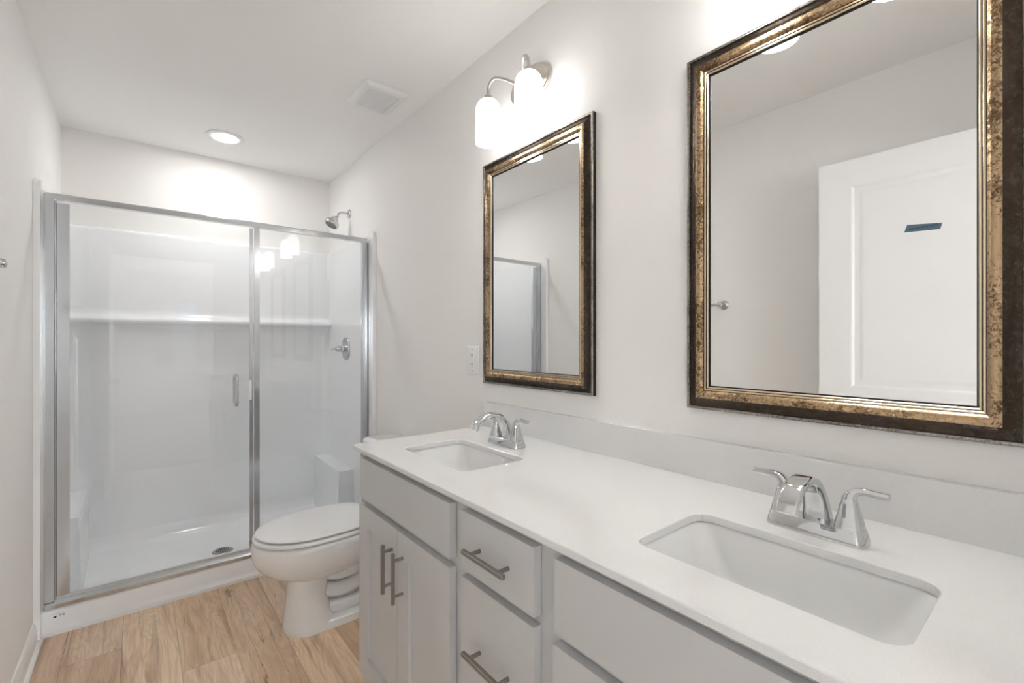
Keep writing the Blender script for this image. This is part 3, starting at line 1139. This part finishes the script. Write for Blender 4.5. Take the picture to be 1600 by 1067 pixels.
frame_ring(pr, 'black_fillet', ['black'], None, MR, closed=True)
bm = BM()
prism_y(bm, [(XR - .0100, MZ0 + .057), (XR - .004, MZ0 + .057), (XR - .004, MZ1 - .057), (XR - .0100, MZ1 - .057)], MY0 + .057, MY0 + MW - .057)
obj('mirror_glass', bm, 'mirror', MR)
bm = bx(XR - .004, MY0 + .02, MZ0 + .02, XR - .0006, MY0 + MW - .02, MZ1 - .02)
obj('backing_board', bm, 'black', MR)
dup(MR, (0, -.9080, 0), 'bronze and gold framed mirror nearest the camera, reflecting the open door')

# ------------------------------------------------------------------ vanity lights
LY, LX = 1.2655, 1.003
LT = thing('vanity_light', 'brushed nickel two-shade wall light over the mirror beside the outlet', 'wall light', (XR, LY, 2.175), 'twin two-shade vanity lights')
bm = BM()
rings = []
for d, k in ((0, 1.0), (.008, 1.0), (.012, .97), (.013, .90), (.017, .86), (.026, .70), (.032, .46), (.034, .15)):
    rings.append([(XR - .0006 - d, LY + .110 * k * cos(2 * pi * i / 48), 2.180 + .066 * k * sin(2 * pi * i / 48)) for i in range(48)])
loft(bm, rings)
obj('back_plate', bm, 'nickel', LT, smooth=30)
bm = BM()
lathe(bm, [(.014, -.030), (.014, -.045), (.010, -.050), (.002, -.051)], (XR, LY, 2.170), 'x', 20)
obj('stem', bm, 'nickel', LT, smooth=40)
for s in (-1, 1):
    ys = LY + s * .1135
    bm = BM()
    tube(bm, [(XR - .046, LY + s * .004, 2.170), (XR - .062, LY + s * .020, 2.174), (1.032, LY + s * .050, 2.194), (1.010, LY + s * .080, 2.204), (1.004, LY + s * .103, 2.194), (LX, ys, 2.170), (LX, ys, 2.145)], .0062, 14)
    ar = obj('arm', bm, 'nickel', LT, smooth=60)
    bm = BM()
    lathe(bm, [(.006, .004), (.013, 0), (.013, -.006), (.018, -.010), (.018, -.014)], (LX, ys, 2.150), 'z', 20)
    obj('shade_cap', bm, 'nickel', ar, smooth=40)
    bm = BM()
    outp = [(.010, 2.1275), (.020, 2.1255), (.031, 2.119), (.040, 2.108), (.0455, 2.094), (.0478, 2.078), (.0482, 2.06), (.0482, 1.968), (.0476, 1.965), (.0460, 1.966)]
    inp = [(.0450, 1.972), (.0450, 2.06), (.0440, 2.078), (.0415, 2.092), (.036, 2.105), (.027, 2.115), (.010, 2.121)]
    lathe(bm, [(r, z) for r, z in outp + inp], (LX, ys, .011), 'z', 36)
    shd = obj('glass_shade', bm, 'shade', LT, smooth=50)
    bm = BM()
    lathe(bm, [(.004, 2.118), (.013, 2.112), (.013, 2.085), (.022, 2.062), (.026, 2.042), (.022, 2.022), (.012, 2.012), (.002, 2.010)], (LX, ys, .011), 'z', 20)
    obj('bulb', bm, 'bulb', shd, smooth=60)
dup(LT, (0, -.9104, 0), 'brushed nickel two-shade wall light over the mirror nearest the camera')

# ------------------------------------------------------------------ outlet
OU = thing('wall_outlet', 'white duplex outlet plate on the wall left of the far mirror', 'outlet', (XR, 1.643, 1.164))
bm = BM()
loft(bm, [[(XR - .0005, y, z) for y, z, _ in rrect(1.600, 1.104, 1.686, 1.224, .004, 0, 3)], [(XR - .003, y, z) for y, z, _ in rrect(1.600, 1.104, 1.686, 1.224, .004, 0, 3)],
          [(XR - .0065, y, z) for y, z, _ in rrect(1.605, 1.109, 1.681, 1.219, .004, 0, 3)]])
op = obj('cover_plate', bm, 'plastic', OU, smooth=30)
for dz in (-.0195, .0195):
    bm = BM()
    ring = []
    for i in range(28):
        a = 2 * pi * i / 28
        ring.append((.0165 * cos(a), max(-.0135, min(.0135, .0165 * sin(a)))))
    loft(bm, [[(XR - .0064, 1.643 + a, 1.164 + dz + b_) for a, b_ in ring], [(XR - .0082, 1.643 + a * .97, 1.164 + dz + b_ * .97) for a, b_ in ring]])
    rc = obj('receptacle', bm, 'plastic', OU)
    bm = BM()
    for dy in (-.0062, .0062):
        box(bm, XR - .0086, 1.643 + dy - .001, 1.164 + dz - .001, XR - .0080, 1.643 + dy + .001, 1.164 + dz + .008)
    lathe(bm, [(.0024, -.0004), (.0022, 0)], (XR - .0082, 1.643, 1.164 + dz - .0075), 'x', 10)
    obj('slots', bm, 'drain_dark', rc)
for dz in (-.046, .046):
    bm = BM()
    lathe(bm, [(.0032, 0), (.0028, -.0012)], (XR - .0062, 1.643, 1.164 + dz), 'x', 12)
    obj('cover_screw', bm, 'satin_chrome', OU)

# ------------------------------------------------------------------ towel bar on the left wall
TB = thing('towel_bar', 'chrome towel bar with round posts on the left wall', 'towel bar', (XL, 1.512, 1.448))
for y in (1.260, 1.765):
    bm = BM()
    z = 1.448
    lathe(bm, [(.026, 0), (.026, .006), (.022, .010), (.012, .014), (.010, .030), (.011, .048), (.013, .056), (.012, .066), (.004, .070)], (XL + .0005, y, z), 'x', 28)
    obj('post', bm, 'chrome', TB, smooth=40)
bm = BM()
lathe(bm, [(.0075, 1.260), (.0075, 1.765)], (XL + .058, 0, 1.448), 'y', 16)
obj('bar', bm, 'chrome', TB, smooth=40)
